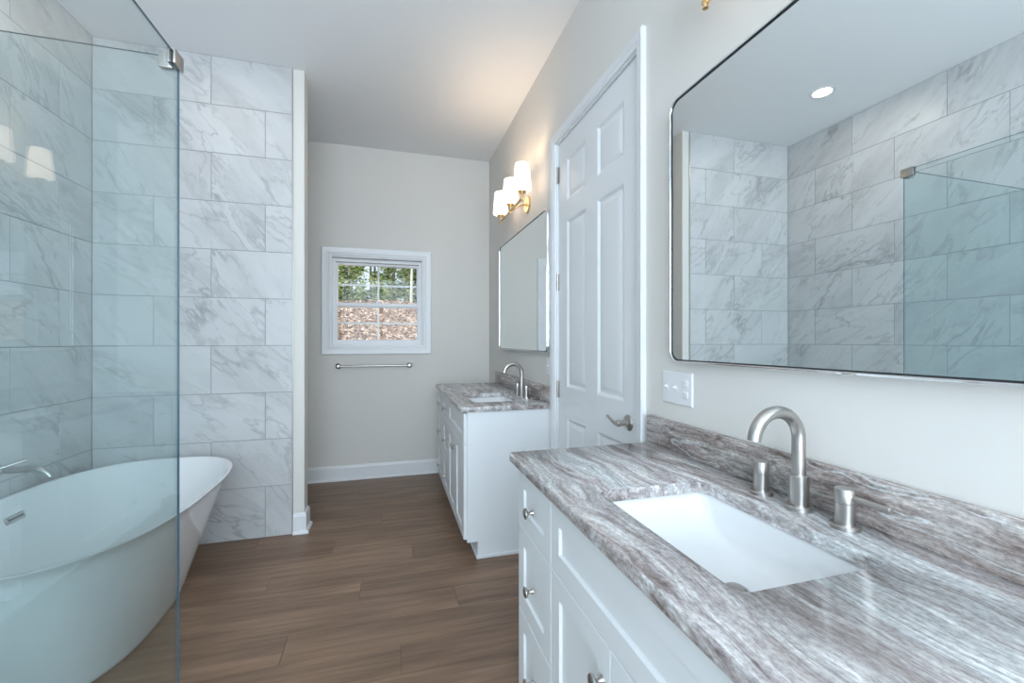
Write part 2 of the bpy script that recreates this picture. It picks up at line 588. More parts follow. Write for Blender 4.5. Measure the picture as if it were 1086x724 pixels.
def tile_sheet(name, P, a0, a1, flip, ev, od):
    """one sheet of 12x24 marble tiles in running bond; ev/od = first joint of even/odd courses"""
    b = bmesh.new()
    g = 0.0016
    zs = [0.0, TZ0] + [TZ0 + TM * k for k in range(1, 9)] + [ZC]
    for i in range(10):
        j0 = ev if i % 2 == 0 else od
        js = [a0, a1]
        k = j0
        while k > a0: k -= 2 * TM
        while k < a1:
            if k > a0 + 0.01 and k < a1 - 0.01: js.append(k)
            k += 2 * TM
        js.sort()
        for s in range(len(js) - 1):
            l, r, d, u = js[s] + g, js[s + 1] - g, zs[i] + g, zs[i + 1] - g
            ringpanel(b, P, l, r, d, u, [(0, 0.0095), (0, 0.001), (0.0008, 0.0)])
    # grout bed
    v = [b.verts.new(P(q, z, 0.0016)) for q, z in ((a0, 0), (a1, 0), (a1, ZC), (a0, ZC))]
    b.faces.new(v).material_index = 1
    return struct(name, b, ['tile', 'grout'])

# partition closing the tub bay (tiled face towards the camera)
b = bmesh.new()
box(b, WL - 0.01, -0.547, YT + 0.01, YT + 0.13, 0, ZC)
struct('wall_partition', b, 'paint')
tile_sheet('wall_tub_bay', PY(YT, 1), WL, XT, False, WL + TM, WL + 2 * TM)
tile_sheet('wall_tiled_left', PX(WL, -1), YR, YT, False, 2.888, 2.575)
# metal edge strip where the tile stops
b = bmesh.new()
box(b, XT, XT + 0.004, YT - 0.001, YT + 0.0098, 0, ZC)
struct('trim_1', b, 'nickel')

# rear wall (behind the photographer) with a wide window added for its light
RX0, RX1, RZ0, RZ1 = -1.22, 0.88, 0.45, 2.75
b = bmesh.new()
box(b, WL - 0.01, RX0, YR - 0.15, YR, 0, ZC)
box(b, RX1, W, YR - 0.15, YR, 0, ZC)
box(b, RX0, RX1, YR - 0.15, YR, 0, RZ0)
box(b, RX0, RX1, YR - 0.15, YR, RZ1, ZC)
struct('wall_rear', b, 'paint')
b = bmesh.new()
casing(b, PY(YR, -1), RX0, RX1, RZ0, RZ1, CASE)
for x in (RX0, (RX0 + RX1) / 2 - 0.03, RX1 - 0.06):
    box(b, x, x + 0.06, YR - 0.09, YR - 0.05, RZ0, RZ1)
for z in (RZ0, RZ1 - 0.03):
    box(b, RX0, RX1, YR - 0.085, YR - 0.055, z, z + 0.03)
struct('window_2', b, 'vinyl')  # made-up window out of view, goes with the rear fill lamp
for k, (xw, sg) in enumerate(((W, 1),)):  # side window out of view, added to go with the second fill lamp
    b = bmesh.new()
    casing(b, PX(xw, sg), SWY0, SWY1, SWZ0, SWZ1, CASE)
    for yy in (SWY0, (SWY0 + SWY1) / 2 - 0.02, SWY1 - 0.04):
        box(b, xw + sg * 0.09 - 0.02, xw + sg * 0.09 + 0.02, yy, yy + 0.04, SWZ0, SWZ1)
    for z in (SWZ0, (SWZ0 + SWZ1) / 2 - 0.02, SWZ1 - 0.04):
        box(b, xw + sg * 0.09 - 0.018, xw + sg * 0.09 + 0.018, SWY0, SWY1, z, z + 0.04)
    struct('window_%d' % (k + 3), b, 'vinyl')

# ------------------------------------------------------------------ baseboards
def baseboard(name, pts, h=0.135, out=(0.014, 0.019)):
    """profile swept along wall foot; pts with per-vertex outward directions"""
    prof = [(0.0, 0.0), (out[1] + 0.010, 0.0), (out[1] + 0.009, 0.010), (out[1] + 0.003, 0.018), (out[0], 0.020), (out[0], h - 0.022), (out[0] - 0.004, h - 0.014),
            (out[0] - 0.005, h - 0.006), (0.004, h), (0.0, h)]
    b = bmesh.new()
    rings = []
    for (x, y), (nx, ny) in pts:
        rings.append([Vector((x + nx * d, y + ny * d, z)) for d, z in prof])
    loops(b, rings, 0, True, True, True)
    return struct(name, b, 'trim', sharp=25)

baseboard('baseboard_back', [((WL - 0.01, YB), (0, -1)), ((W - 0.0, YB), (0, -1))])
baseboard('baseboard_partition', [((XT + 0.005, YT + 0.01), (0, -1)), ((-0.547, YT + 0.01), (1, -1)), ((-0.547, YT + 0.13), (1, 1)), ((WL - 0.01, YT + 0.13), (0, 1))])
baseboard('baseboard_right', [((W, 3.93), (-1, 0)), ((W, YB - 0.03), (-1, 0))])

# ------------------------------------------------------------------ window in the back wall
win = bpy.data.objects.new('window_1', None)
win.location = ((WX0 + WX1) / 2, YB, WZ0)
C.objects.link(win)
win['kind'] = 'structure'
b = bmesh.new()
casing(b, PY(YB, 1), WX0, WX1, WZ0, WZ1, CASE)
obj('window_casing', b, 'trim', win, sharp=20)
b = bmesh.new()   # jamb liner
casing(b, PY(YB + 0.15, 1), WX0 + 0.012, WX1 - 0.012, WZ0 + 0.012, WZ1 - 0.012, [(0, 0), (0, 0.15), (0.0119, 0.15), (0.0119, 0)])
casing(b, PY(YB + 0.13, 1), WX0 + 0.042, WX1 - 0.042, WZ0 + 0.042, WZ1 - 0.046, [(0, 0), (0, 0.075), (0.03, 0.075), (0.03, 0)])
obj('window_jamb', b, 'vinyl', win)
IX0, IX1 = WX0 + 0.036, WX1 - 0.036
def sash(yf, z0, z1, rb, rt, name):
    b = bmesh.new()
    g0, g1, h0, h1 = IX0 + 0.022, IX1 - 0.022, z0 + rb, z1 - rt
    rings = []
    def R(x0, x1, za, zb, y): return [Vector((x0, y, za)), Vector((x1, y, za)), Vector((x1, y, zb)), Vector((x0, y, zb))]
    loops(b, [R(IX0, IX1, z0, z1, yf + 0.03), R(IX0, IX1, z0, z1, yf), R(g0 - 0.006, g1 + 0.006, h0 - 0.006, h1 + 0.006, yf),
              R(g0, g1, h0, h1, yf + 0.008), R(g0, g1, h0, h1, yf + 0.03), R(IX0, IX1, z0, z1, yf + 0.03)])
    s = obj(name, b, 'vinyl', win, sharp=20)
    b = bmesh.new()
    xm, zm = (g0 + g1) / 2, (h0 + h1) / 2
    box(b, xm - 0.008, xm + 0.008, yf + 0.015, yf + 0.021, h0, h1)
    box(b, g0, g1, yf + 0.0152, yf + 0.0208, zm - 0.008, zm + 0.008)
    obj('muntin', b, 'vinyl', s)
    b = bmesh.new()
    box(b, g0 - 0.004, g1 + 0.004, yf + 0.011, yf + 0.0135, h0 - 0.004, h1 + 0.004)
    obj('pane', b, 'pane', s)
    return s
ZM = 1.628
sash(YB + 0.088, ZM - 0.022, WZ1 - 0.050, 0.030, 0.022, 'upper_sash')
lo = sash(YB + 0.057, WZ0 + 0.040, ZM + 0.020, 0.022, 0.036, 'lower_sash')
b = bmesh.new()
box(b, -0.13, -0.07, YB + 0.050, YB + 0.070, ZM + 0.0205, ZM + 0.030, 0.003)
obj('sash_lock', b, 'vinyl', lo)

# ------------------------------------------------------------------ door in the right wall
SY0, SY1, SZ1, SX = 1.553, 2.423, 2.469, 0.990
dr = bpy.data.objects.new('door_1', None)
dr.location = (SX, (SY0 + SY1) / 2, 0)
C.objects.link(dr)
dr['kind'] = 'structure'
b = bmesh.new()
P = PX(SX, 1)
ys = [SY0, 1.672, 1.925, 2.050, 2.303, SY1]
zs = [0.008, 0.235, 0.842, 1.020, 1.985, 2.098, 2.345, SZ1]
for i in range(5):
    for j in range(7):
        if i in (1, 3) and j in (1, 3, 5):
            ringpanel(b, P, ys[i], ys[i + 1], zs[j], zs[j + 1], [(0, 0), (0.006, 0.002), (0.016, 0.010), (0.024, 0.010), (0.048, 0.003), (0.052, 0.0025)])
        else:
            ringpanel(b, P, ys[i], ys[i + 1], zs[j], zs[j + 1], [(0, 0)])
ringpanel(b, P, SY0, SY1, 0.008, SZ1, [(0, 0), (0, 0.035)])
bmesh.ops.remove_doubles(b, verts=b.verts, dist=1e-5)
obj('door_panel', b, 'trim', dr, sharp=15)
for z in (0.25, 0.995, 1.641, 2.287):
    b = bmesh.new()
    tube(b, [(SX - 0.006, SY1 + 0.004, z - 0.05), (SX - 0.006, SY1 + 0.004, z + 0.05)], 0.0065, 12)
    lathe(b, (SX - 0.006, SY1 + 0.004, z + 0.05), (0, 0, 1), [(0.0045, 0), (0.0045, 0.004), (0.002, 0.006)], 10)
    box(b, SX - 0.001, SX + 0.001, SY1 - 0.018, SY1, z - 0.048, z + 0.048)
    obj('hinge', b, 'nickel', dr)
b = bmesh.new()      # lever handle
hy, hz = 1.632, 0.936
lathe(b, (SX, hy, hz), (-1, 0, 0), [(0.035, 0), (0.035, 0.004), (0.032, 0.008), (0.020, 0.011), (0.014, 0.013), (0.0125, 0.018), (0.0125, 0.045), (0.014, 0.048), (0.014, 0.055), (0.010, 0.060), (0.0, 0.061)], 28)
xl = SX - 0.053
tube(b, [(xl, hy - 0.004, hz - 0.002), (xl, hy + 0.012, hz - 0.004), (xl - 0.002, hy + 0.035, hz + 0.000), (xl - 0.003, hy + 0.058, hz + 0.009),
         (xl - 0.001, hy + 0.080, hz + 0.016), (xl + 0.004, hy + 0.098, hz + 0.018), (xl + 0.008, hy + 0.108, hz + 0.014), (xl + 0.009, hy + 0.112, hz + 0.009)],
     [0.009, 0.0095, 0.008, 0.0065, 0.006, 0.006, 0.0055, 0.004], 12)
obj('door_handle', b, 'nickel', dr)
b = bmesh.new()      # strike edge
box(b, SX - 0.0012, SX + 0.012, SY0 - 0.0115, SY0 - 0.010, hz - 0.03, hz + 0.03)
obj('strike_plate', b, 'nickel', dr)
b = bmesh.new()
casing(b, PX(W, 1), DY0 + 0.001, DY1 - 0.001, 0, DZ1 - 0.004, [(o * 0.72, d) for o, d in CASE], False)
# jamb
box(b, W, W + 0.138, DY0, DY0 + 0.010, 0, DZ1)
box(b, W, W + 0.138, DY1 - 0.010, DY1, 0, DZ1)
box(b, W, W + 0.138, DY0 + 0.010, DY1 - 0.010, DZ1 - 0.012, DZ1)
struct('trim_2', b, 'trim', sharp=20)

# ------------------------------------------------------------------ vanities
CX0 = 0.401                     # counter front
FX = 0.424                      # face of doors and drawers
def knob(parent, y, z, r=0.0165):
    b = bmesh.new()
    lathe(b, (FX, y, z), (-1, 0, 0), [(0.0085, 0), (0.0075, 0.003), (0.0052, 0.008), (0.0052, 0.014), (0.009, 0.018), (r * 0.93, 0.0205), (r, 0.0235),
          (r * 0.96, 0.0265), (r * 0.7, 0.029), (r * 0.3, 0.0302), (0.0, 0.0305)], 24)
    obj('knob', b, 'nickel', parent)

def front(parent, name, y0, y1, z0, z1, kn=None, st=0.055):
    b = bmesh.new()
    g = 0.0016
    ringpanel(b, PX(FX, 1), y0 + g, y1 - g, z0 + g, z1 - g,
              [(0, 0.0188), (0, 0.0015), (0.0015, 0), (st, 0), (st + 0.004, 0.0065), (st + 0.006, 0.0075)])
    f = obj(name, b, 'cab', parent, sharp=12)
    if kn:
        for q in kn: knob(f, *q)
    return f

def vanity(label, y0, y1, cols, base, side_panel=None, shoe=None):
    v = thing('vanity_cabinet', label, 'cabinet', (FX + 0.27, (y0 + y1) / 2, 0))
    b = bmesh.new()
    bx = FX + 0.019
    # carcass with toe-kick notch
    prof = [(bx, 0.10), (bx, CT - 0.031), (W - 0.002, CT - 0.031), (W - 0.002, 0.0), (bx + 0.062, 0.0), (bx + 0.062, 0.10)]
    for ya, yb in ((y0, y0 + 0.018), (y1 - 0.018, y1)):
        r = [[Vector((x, yy, z)) for x, z in prof] for yy in (ya, yb)]
        loops(b, r, 0, True, True, True)
    box(b, bx + 0.0005, bx + 0.018, y0 + 0.0181, y1 - 0.0181, 0.10, CT - 0.0325)
    box(b, bx + 0.02, W - 0.003, y0 + 0.0181, y1 - 0.0181, 0.101, 0.118)
    obj('cabinet_body', b, 'cab', v)
    b = bmesh.new()
    box(b, bx + 0.0635, bx + 0.0745, y0 + 0.0185, y1 - 0.0185, 0.0, 0.0995)
    if shoe is not None:
        box(b, bx + 0.055, W - 0.003, y0 - 0.010, y0 - 0.0005, 0.0, 0.020, 0.003)
        box(b, bx + 0.054, bx + 0.0615, y0 - 0.010, y1, 0.0, 0.020, 0.003)
    obj('toe_kick', b, 'cab', v)
    zt, z1, z2, zb = 0.860, 0.672, 0.392, 0.112
    for ya, yb in cols:
        m = (ya + yb) / 2
        for q0, q1, kz in ((z1, zt, 0.760), (z2, z1, 0.520), (zb, z2, 0.238)):
            front(v, 'drawer', ya, yb, q0, q1, [(m, kz)], 0.056)
    ya, yb = base
    m = (ya + yb) / 2
    front(v, 'false_front', ya, yb, z1, zt, None, 0.055)
    front(v, 'door', ya, m, zb, z1, [(m - 0.032, 0.588)], 0.057)
    front(v, 'door', m, yb, zb, z1, [(m + 0.032, 0.588)], 0.057)
    return v

def countertop(label, y0, y1, sy0, sy1, sx0=0.517, sx1=0.832, bs0=None, bs1=None):
    t = thing('countertop', label, 'countertop', (0.69, (y0 + y1) / 2, CT - 0.03))
    b = bmesh.new()
    def R(off, z, r=0.012): return [Vector((x, y, z)) for x, y in rrect(CX0, W - 0.001, y0, y1, r, off, 5)]
    def I(off, z): return [Vector((x, y, z)) for x, y in rrect(sx0, sx1, sy0, sy1, 0.022, off, 5)]
    zb = CT - 0.03
    rings = [I(0, zb), I(0, CT - 0.002), I(0.002, CT), R(-0.004, CT), R(-0.001, CT - 0.002), R(0, CT - 0.006), R(0, zb + 0.004), R(-0.003, zb), I(0, zb)]
    loops(b, rings, 0, mis=[1, 1, 0, 1, 1, 1, 1, 0, 0])
    bmesh.ops.remove_doubles(b, verts=b.verts, dist=1e-6)
    obj('slab', b, ['stone', 'edge'], t, sharp=50)
    b = bmesh.new()
    box(b, W - 0.022, W - 0.001, y0 if bs0 is None else bs0, y1 if bs1 is None else bs1, CT + 0.0003, CT + 0.102, 0.0018)
    obj('backsplash', b, 'splash', t)
    return t

def sink(label, y0, y1, x0=0.517, x1=0.832):
    s = thing('sink', label, 'sink', ((x0 + x1) / 2, (y0 + y1) / 2, 0.76))
    b = bmesh.new()
    zt = CT - 0.0305
    cx, cy = x0 + 0.168, (y0 + y1) / 2 - 0.044
    def R(off, z, r, k=0.0):
        pts = rrect(x0, x1, y0, y1, r, off, 8)
        return [Vector((x, y, z)) for x, y in pts]
    def sh(f, z, r):   # shrink towards the drain, long ends slope more
        pts = rrect(x0, x1, y0, y1, r, 0.004, 8)
        return [Vector((cx + (x - cx) * f[0], cy + (y - cy) * f[1], z)) for x, y in pts]
    rings = [R(0.030, zt, 0.03), R(0.004, zt, 0.022)]
    for f, z, r in (((0.99, 0.985), zt - 0.02, 0.030), ((0.975, 0.95), zt - 0.045, 0.040), ((0.94, 0.88), zt - 0.068, 0.055), ((0.87, 0.78), zt - 0.083, 0.070),
                    ((0.74, 0.62), zt - 0.091, 0.085), ((0.50, 0.40), zt - 0.095, 0.095), ((0.19, 0.125), zt - 0.0965, 0.12)):
        rings.append(sh(f, z, r))
    rings.append([Vector((cx + 0.021 * math.cos(math.atan2(p.y - cy, p.x - cx)), cy + 0.021 * math.sin(math.atan2(p.y - cy, p.x - cx)), zt - 0.0975)) for p in rings[-1]])
    loops(b, rings, 0, True, False, False)
    # outer shell, a little outside the bowl
    outer = [[v + Vector((0, 0, -0.010)) if i else v for v in r] for i, r in enumerate(rings[:-1])]
    loops(b, [rings[0]] + outer[1:], 0, True, False, True)
    obj('basin', b, 'porcelain', s, sharp=80)
    b = bmesh.new()
    lathe(b, (cx, cy, zt - 0.0985), (0, 0, 1), [(0.028, 0), (0.028, 0.003), (0.025, 0.005), (0.021, 0.0045), (0.020, 0.002)], 32)
    lathe(b, (cx, cy, zt - 0.096), (0, 0, 1), [(0.006, 0), (0.006, 0.007), (0.017, 0.007), (0.017, 0.008), (0.013, 0.0098), (0.0, 0.010)], 28)
    obj('drain', b, 'nickel', s)
    return s

def faucet(label, y, xf=0.906):
    f = thing('faucet', label, 'faucet', (xf, y, CT))
    b = bmesh.new()
    z0 = CT + 0.0003
    lathe(b, (xf, y, z0), (0, 0, 1), [(0.029, 0), (0.029, 0.009), (0.0275, 0.011), (0.0205, 0.0112), (0.0205, 0.078), (0.0195, 0.0795), (0.0148, 0.080)], 32)
    R, zc, xc = 0.0635, CT + 0.162, xf - 0.0635
    pts = [(xf, y, CT + 0.078), (xf, y, CT + 0.12)]
    for i in range(21):
        a = PI * i / 20 * 0.985
        pts.append((xc + R * math.cos(a), y, zc + R * math.sin(a)))
    tube(b, pts, 0.0143, 24)
    obj('spout', b, 'nickel', f, sharp=30)
    for s in (-1, 1):
        b = bmesh.new()
        yy = y + s * 0.104
        lathe(b, (xf, yy, z0), (0, 0, 1), [(0.0265, 0), (0.0265, 0.008), (0.025, 0.010), (0.0182, 0.0102), (0.0182, 0.0525), (0.0172, 0.053), (0.0172, 0.0542), (0.0182, 0.0547), (0.0182, 0.080), (0.0172, 0.082), (0.0, 0.0822)], 32)
        tube(b, [(xf, yy + s * 0.012, CT + 0.067), (xf, yy + s * 0.074, CT + 0.067)], 0.0056, 16)
        lathe(b, (xf, yy + s * 0.074, CT + 0.067), (0, s, 0), [(0.0056, 0), (0.0064, 0.0), (0.0064, 0.010), (0.0055, 0.0115), (0, 0.0115)], 16)
        obj('handle', b, 'nickel', f, sharp=30)
    return f

NV = 0.767   # centre of near basin
vanity('white shaker vanity cabinet in the foreground below the wide streaked countertop', 0.105, 1.415,
       [(0.125, 0.440), (1.094, 1.397)], (0.440, 1.094))
countertop('foreground grey and brown streaked stone countertop with backsplash beside the door', 0.085, 1.440, NV - 0.232, NV + 0.230, bs1=1.452)
sink('white undermount basin set in the foreground countertop', NV - 0.232, NV + 0.230)
faucet('large brushed nickel gooseneck faucet with two levers on foreground countertop', NV)

FV = 2.890
vanity('white vanity cabinet beyond the door with its plain side panel showing', 2.497, 3.885,
       [(3.185, 3.520), (3.520, 3.868)], (2.512, 3.185), shoe=1)
countertop('streaked stone countertop beyond the door, nearest the back wall window', 2.478, 3.905, FV - 0.232, FV + 0.230, bs0=2.50)
sink('white undermount basin set in the countertop beyond the door', FV - 0.232, FV + 0.230)
faucet('brushed nickel gooseneck faucet on the countertop beyond the door', FV, 0.90)

# ------------------------------------------------------------------ framed mirrors
def mirror(label, y0, y1, z0, z1):
    t = thing('wall_mirror', label, 'mirror', (W, (y0 + y1) / 2, z0))
    def R(off, x): return [Vector((x, a, c)) for a, c in rrect(y0, y1, z0, z1, 0.045, off, 8)]
    b = bmesh.new()
    xf = W - 0.040
    rings = [R(-0.006, W - 0.001), R(0.0, W - 0.004), R(0.0, xf + 0.0055), R(-0.0018, xf + 0.0018), R(-0.005, xf), R(-0.0072, xf + 0.0018), R(-0.008, xf + 0.005), R(-0.008, W - 0.005), R(-0.006, W - 0.001)]
    loops(b, rings)
    obj('frame', b, 'chrome', t, sharp=30)
    b = bmesh.new()
    loops(b, [R(-0.0085, xf + 0.006), R(-0.011, xf + 0.0045), R(-0.011, xf + 0.010), R(-0.0085, xf + 0.010), R(-0.0085, xf + 0.006)])
    obj('inner_lip', b, 'dark', t, label='thin dark inner lip')
    b = bmesh.new()
    loops(b, [R(-0.0095, xf + 0.009), R(-0.0095, xf + 0.007)], 0, True, True, True)
    obj('mirror_glass', b, 'mirror', t)
    return t
mirror('large framed mirror above foreground countertop, reflecting marble tile and shower glass', 0.092, 1.290, 1.213, 2.116)
mirror('framed mirror beyond the door, hung under the lit brass sconce', 2.495, 3.695, 1.213, 2.116)

# ------------------------------------------------------------------ sconces
def sconce(label, y, glass='opal', bulb=True):
    t = thing('wall_sconce', label, 'wall light', (W, y, 2.28))
    zb, xa = 2.228, 0.845
    b = bmesh.new()
    lathe(b, (W - 0.0005, y, 2.285), (-1, 0, 0), [(0.060, 0), (0.060, 0.010), (0.057, 0.014), (0.020, 0.015), (0.016, 0.020), (0.0, 0.021)], 36)
    obj('back_plate', b, 'brass', t)
    b = bmesh.new()
    tube(b, [(W - 0.018, y, 2.285), (0.900, y, 2.262), (xa + 0.004, y, zb)], 0.006, 14)
    box(b, xa - 0.007, xa + 0.007, y - 0.292, y + 0.292, zb - 0.006, zb + 0.006, 0.001)
    obj('arm', b, 'brass', t)
    for s in (-1, 0, 1):
        yy = y + s * 0.283
        b = bmesh.new()
        lathe(b, (xa, yy, zb - 0.020), (0, 0, 1), [(0.0, 0), (0.008, 0.001), (0.008, 0.045), (0.0115, 0.047), (0.0115, 0.056), (0.026, 0.057), (0.029, 0.062), (0.029, 0.066), (0.015, 0.067), (0.0, 0.067)], 24)
        k = obj('lamp_holder', b, 'brass', t)
        b = bmesh.new()
        z1 = zb + 0.0475
        lathe(b, (xa, yy, z1), (0, 0, 1), [(0.012, 0.0), (0.050, 0.001), (0.0575, 0.005), (0.060, 0.012), (0.0595, 0.03), (0.0475, 0.172), (0.0445, 0.178), (0.038, 0.180), (0.040, 0.176), (0.0425, 0.170), (0.054, 0.025), (0.050, 0.008), (0.012, 0.004)], 32, 0, False)
        obj('lamp_shade', b, glass, t, sharp=80)
        light('bulb', 'POINT', (xa, yy, z1 + 0.135), (0, 0, 0), BULB_W * (1 if bulb else 0.22), (1.0, 0.74, 0.50), shadow_soft_size=0.018)
    return t
sconce('lit three-shade brass sconce on the wall beyond the door', 2.985)
sconce('brass sconce above the foreground mirror, only its arm end in view at the top', 0.714, 'opal_dim', False)

# ------------------------------------------------------------------ recessed ceiling light
def can(label, x, y):
    t = thing('recessed_light', label, 'ceiling light', (x, y, ZC))
    b = bmesh.new()
    lathe(b, (x, y, ZC), (0, 0, -1), [(0.060, -0.0), (0.062, 0.0015), (0.070, 0.004), (0.082, 0.003), (0.085, 0.0005), (0.085, 0.0)], 48, 0, False)
    obj('trim_ring', b, 'plastic', t)
    b = bmesh.new()
    lathe(b, (x, y, ZC - 0.0006), (0, 0, -1), [(0.060, 0), (0.060, 0.0008), (0.0, 0.001)], 40)
    obj('lens', b, 'lens', t)
    light('recessed_lamp', 'AREA', (x, y, ZC - 0.004), (0, 0, 0), CAN_W, (1.0, 0.95, 0.88), shape='DISK', size=0.11).parent = None
can('round lit recessed ceiling light above the bathtub, seen in the mirror', -1.153, 2.39)

# ------------------------------------------------------------------ wall plates
def plate(label, y0, y1, z0, z1, toggles, outlet_y):
    t = thing('switch_plate', label, 'switch', (W, (y0 + y1) / 2, z0))
    b = bmesh.new()
    ringpanel(b, PX(W - 0.0005, -1), y0, y1, z0, z1, [(0, 0), (0, 0.003), (0.004, 0.0058), (0.010, 0.0062)])
    b.faces.new([b.verts.new(Vector((W - 0.0005, q, z))) for q, z in ((y0, z0), (y1, z0), (y1, z1), (y0, z1))])
    obj('plate', b, 'plastic', t, sharp=20)
    zm = (z0 + z1) / 2
    for yy in toggles:
        b = bmesh.new()
        box(b, W - 0.0078, W - 0.006, yy - 0.0055, yy + 0.0055, zm - 0.012, zm + 0.012, 0.0005)
        r = bmesh.new()
        box(r, W - 0.0185, W - 0.007, yy - 0.0042, yy + 0.0042, zm - 0.0045, zm + 0.0045, 0.0012)
        bmesh.ops.rotate(r, verts=r.verts, cent=(W - 0.007, yy, zm), matrix=Matrix.Rotation(0.5, 3, 'Y'))
        merge(b, r)
        obj('toggle', b, 'plastic', t)
    if outlet_y is not None:
        b = bmesh.new()
        for dz in (-0.0195, 0.0195):
            rr = [[Vector((x, a, c)) for a, c in rrect(outlet_y - 0.0165, outlet_y + 0.0165, zm + dz - 0.0135, zm + dz + 0.0135, 0.010, off, 6)] for x, off in ((W - 0.006, 0), (W - 0.0078, 0), (W - 0.0085, -0.001))]
            loops(b, rr, 0, True, False, True)
            for dy in (-0.006, 0.006):
                box(b, W - 0.0088, W - 0.008, outlet_y + dy - 0.001, outlet_y + dy + 0.001, zm + dz, zm + dz + 0.007, 0, mi=1)
        obj('outlet', b, ['plastic', 'gap'], t)
plate('white three-gang switch and outlet plate beside the foreground mirror', 1.212, 1.374, 1.063, 1.178, (1.345, 1.297), 1.246)
plate('white single switch plate beyond the door, under the far mirror', 2.520, 2.592, 1.068, 1.183, (2.556,), None)

# ------------------------------------------------------------------ towel bar
t = thing('towel_bar', 'brushed nickel towel bar on the back wall below the window', 'towel bar', (-0.129, YB, 1.056))
b = bmesh.new()
tube(b, [(-0.447, YB - 0.062, 1.056), (0.189, YB - 0.062, 1.056)], 0.0095, 16)
obj('bar', b, 'nickel', t)
for x in (-0.447, 0.189):
    b = bmesh.new()
    lathe(b, (x, YB - 0.0005, 1.056), (0, -1, 0), [(0.027, 0), (0.027, 0.006), (0.020, 0.010), (0.012, 0.014), (0.010, 0.04), (0.012, 0.048), (0.0155, 0.054), (0.0155, 0.070), (0.012, 0.076), (0.0, 0.078)], 28)
    obj('post', b, 'nickel', t)

# ------------------------------------------------------------------ shower glass
XG, YG, ZG = -0.620, 1.545, 2.150
def gpane(name, label, x0, x1, y0, y1, along):
    b = bmesh.new()
    box(b, x0, x1, y0, y1, 0.002, ZG)
    b.faces.ensure_lookup_table()
    for f in b.faces:
        n = f.normal
        f.normal_update()
        n = f.normal
        flat = abs(n.x) > 0.5 if along == 'y' else abs(n.y) > 0.5
        hid = along == 'x' and abs(n.x) > 0.5
        f.material_index = 0 if flat or hid else 1
    return tag(obj(name, b, ['glass', 'gedge'], None, loc=((x0 + x1) / 2, (y0 + y1) / 2, 0.002)), label, 'shower glass')
gpane('shower_screen', 'clear glass shower panel running towards the camera at the left', XG - 0.0035, XG + 0.0035, -0.35, YG, 'y')
# the long panel stands a touch out of square
g_ = bpy.data.objects['shower_screen']
piv = Vector((XG, YG, 0))
g_.rotation_euler = (0, 0, math.radians(-0.7))
g_.location = piv + Matrix.Rotation(math.radians(-0.7), 3, 'Z') @ (g_.location - piv)
gpane('shower_screen', 'clear glass shower panel between the bathtub and the shower, meeting the tiled left wall', WL + 0.002, XG - 0.0042, YG - 0.007, YG, 'x')
t = thing('glass_clip', 'nickel corner clip joining the tops of two shower glass panels', 'glass clip', (XG, YG, ZG - 0.04))
b = bmesh.new()
zc0, zc1 = ZG - 0.038, ZG + 0.006
box(b, XG + 0.0040, XG + 0.0105, YG - 0.046, YG + 0.010, zc0, zc1, 0.001)
box(b, XG - 0.046, XG - 0.004, YG + 0.0006, YG + 0.0075, zc0, zc1, 0.001)
obj('outer_plate', b, 'nickel', t)
b = bmesh.new()
box(b, XG - 0.0105, XG - 0.0043, YG - 0.046, YG - 0.0152, zc0, zc1, 0.001)
box(b, XG - 0.046, XG - 0.0110, YG - 0.0145, YG - 0.0076, zc0, zc1, 0.001)
obj('inner_plate', b, 'nickel', t)
b = bmesh.new()
box(b, XG - 0.0105, XG + 0.0039, YG - 0.046, YG + 0.0004, ZG + 0.0004, zc1, 0.0005)
obj('cap', b, 'nickel', t)

# ------------------------------------------------------------------ bathtub
TX, TY = -1.240, 2.345
t = thing('bathtub', 'white freestanding oval soaking bathtub behind the shower glass', 'bathtub', (TX, TY, 0))
def se(a, bb, z, n, dy=0.0, cnt=96):
    out = []
    for i in range(cnt):
        th = 2 * PI * i / cnt
        c, s = math.cos(th), math.sin(th)
        out.append(Vector((TX + a * math.copysign(abs(c) ** (2 / n), c), TY + dy + bb * math.copysign(abs(s) ** (2 / n), s), z)))
    return out
b = bmesh.new()
rings = []
H_ = 0.58
prof = [(0.0, 0.0), (0.02, 0.02), (0.10, 0.15), (0.22, 0.34), (0.34, 0.53), (0.44, 0.69), (0.52, 0.83), (0.56, 0.92), (H_ - 0.010, 0.975), (H_ - 0.003, 0.993)]
a0, b0, a1, b1 = 0.235, 0.440, 0.430, 0.720
rings.append(se(a0 - 0.012, b0 - 0.012, 0.004, 2.8))
for z, k in prof:
    rings.append(se(a0 + (a1 - a0) * k, b0 + (b1 - b0) * k, z + 0.004 * (z == 0) + 0.004, 2.75))
for d, z in ((0.006, H_), (0.016, H_ + 0.001), (0.022, H_ - 0.004), (0.030, H_ - 0.020)):
    rings.append(se(a1 - d, b1 - d, z, 2.75))
for z, a, c in ((0.48, 0.372, 0.640), (0.38, 0.338, 0.582), (0.28, 0.305, 0.528), (0.20, 0.272, 0.478), (0.16, 0.238, 0.430), (0.142, 0.19, 0.36), (0.135, 0.11, 0.22), (0.132, 0.03, 0.05)):
    rings.append(se(a, c, z, 2.6))
loops(b, rings, 0, True, True, True)
obj('tub_shell', b, 'acrylic', t, sharp=60)
b = bmesh.new()      # overflow slot on the wall-side inner face
r = bmesh.new()
box(r, -0.005, 0.005, -0.050, 0.050, -0.016, 0.016, 0.003)
box(r, 0.0045, 0.0060, -0.040, 0.040, -0.005, 0.005, 0.0, mi=1)
mx = Matrix.Translation(Vector((TX - 0.372, 2.465, 0.494))) @ Matrix.Rotation(math.radians(0), 4, 'Z') @ Matrix.Rotation(math.radians(-18), 4, 'Y')
bmesh.ops.transform(r, matrix=mx, verts=r.verts)
merge(b, r, keep=True)
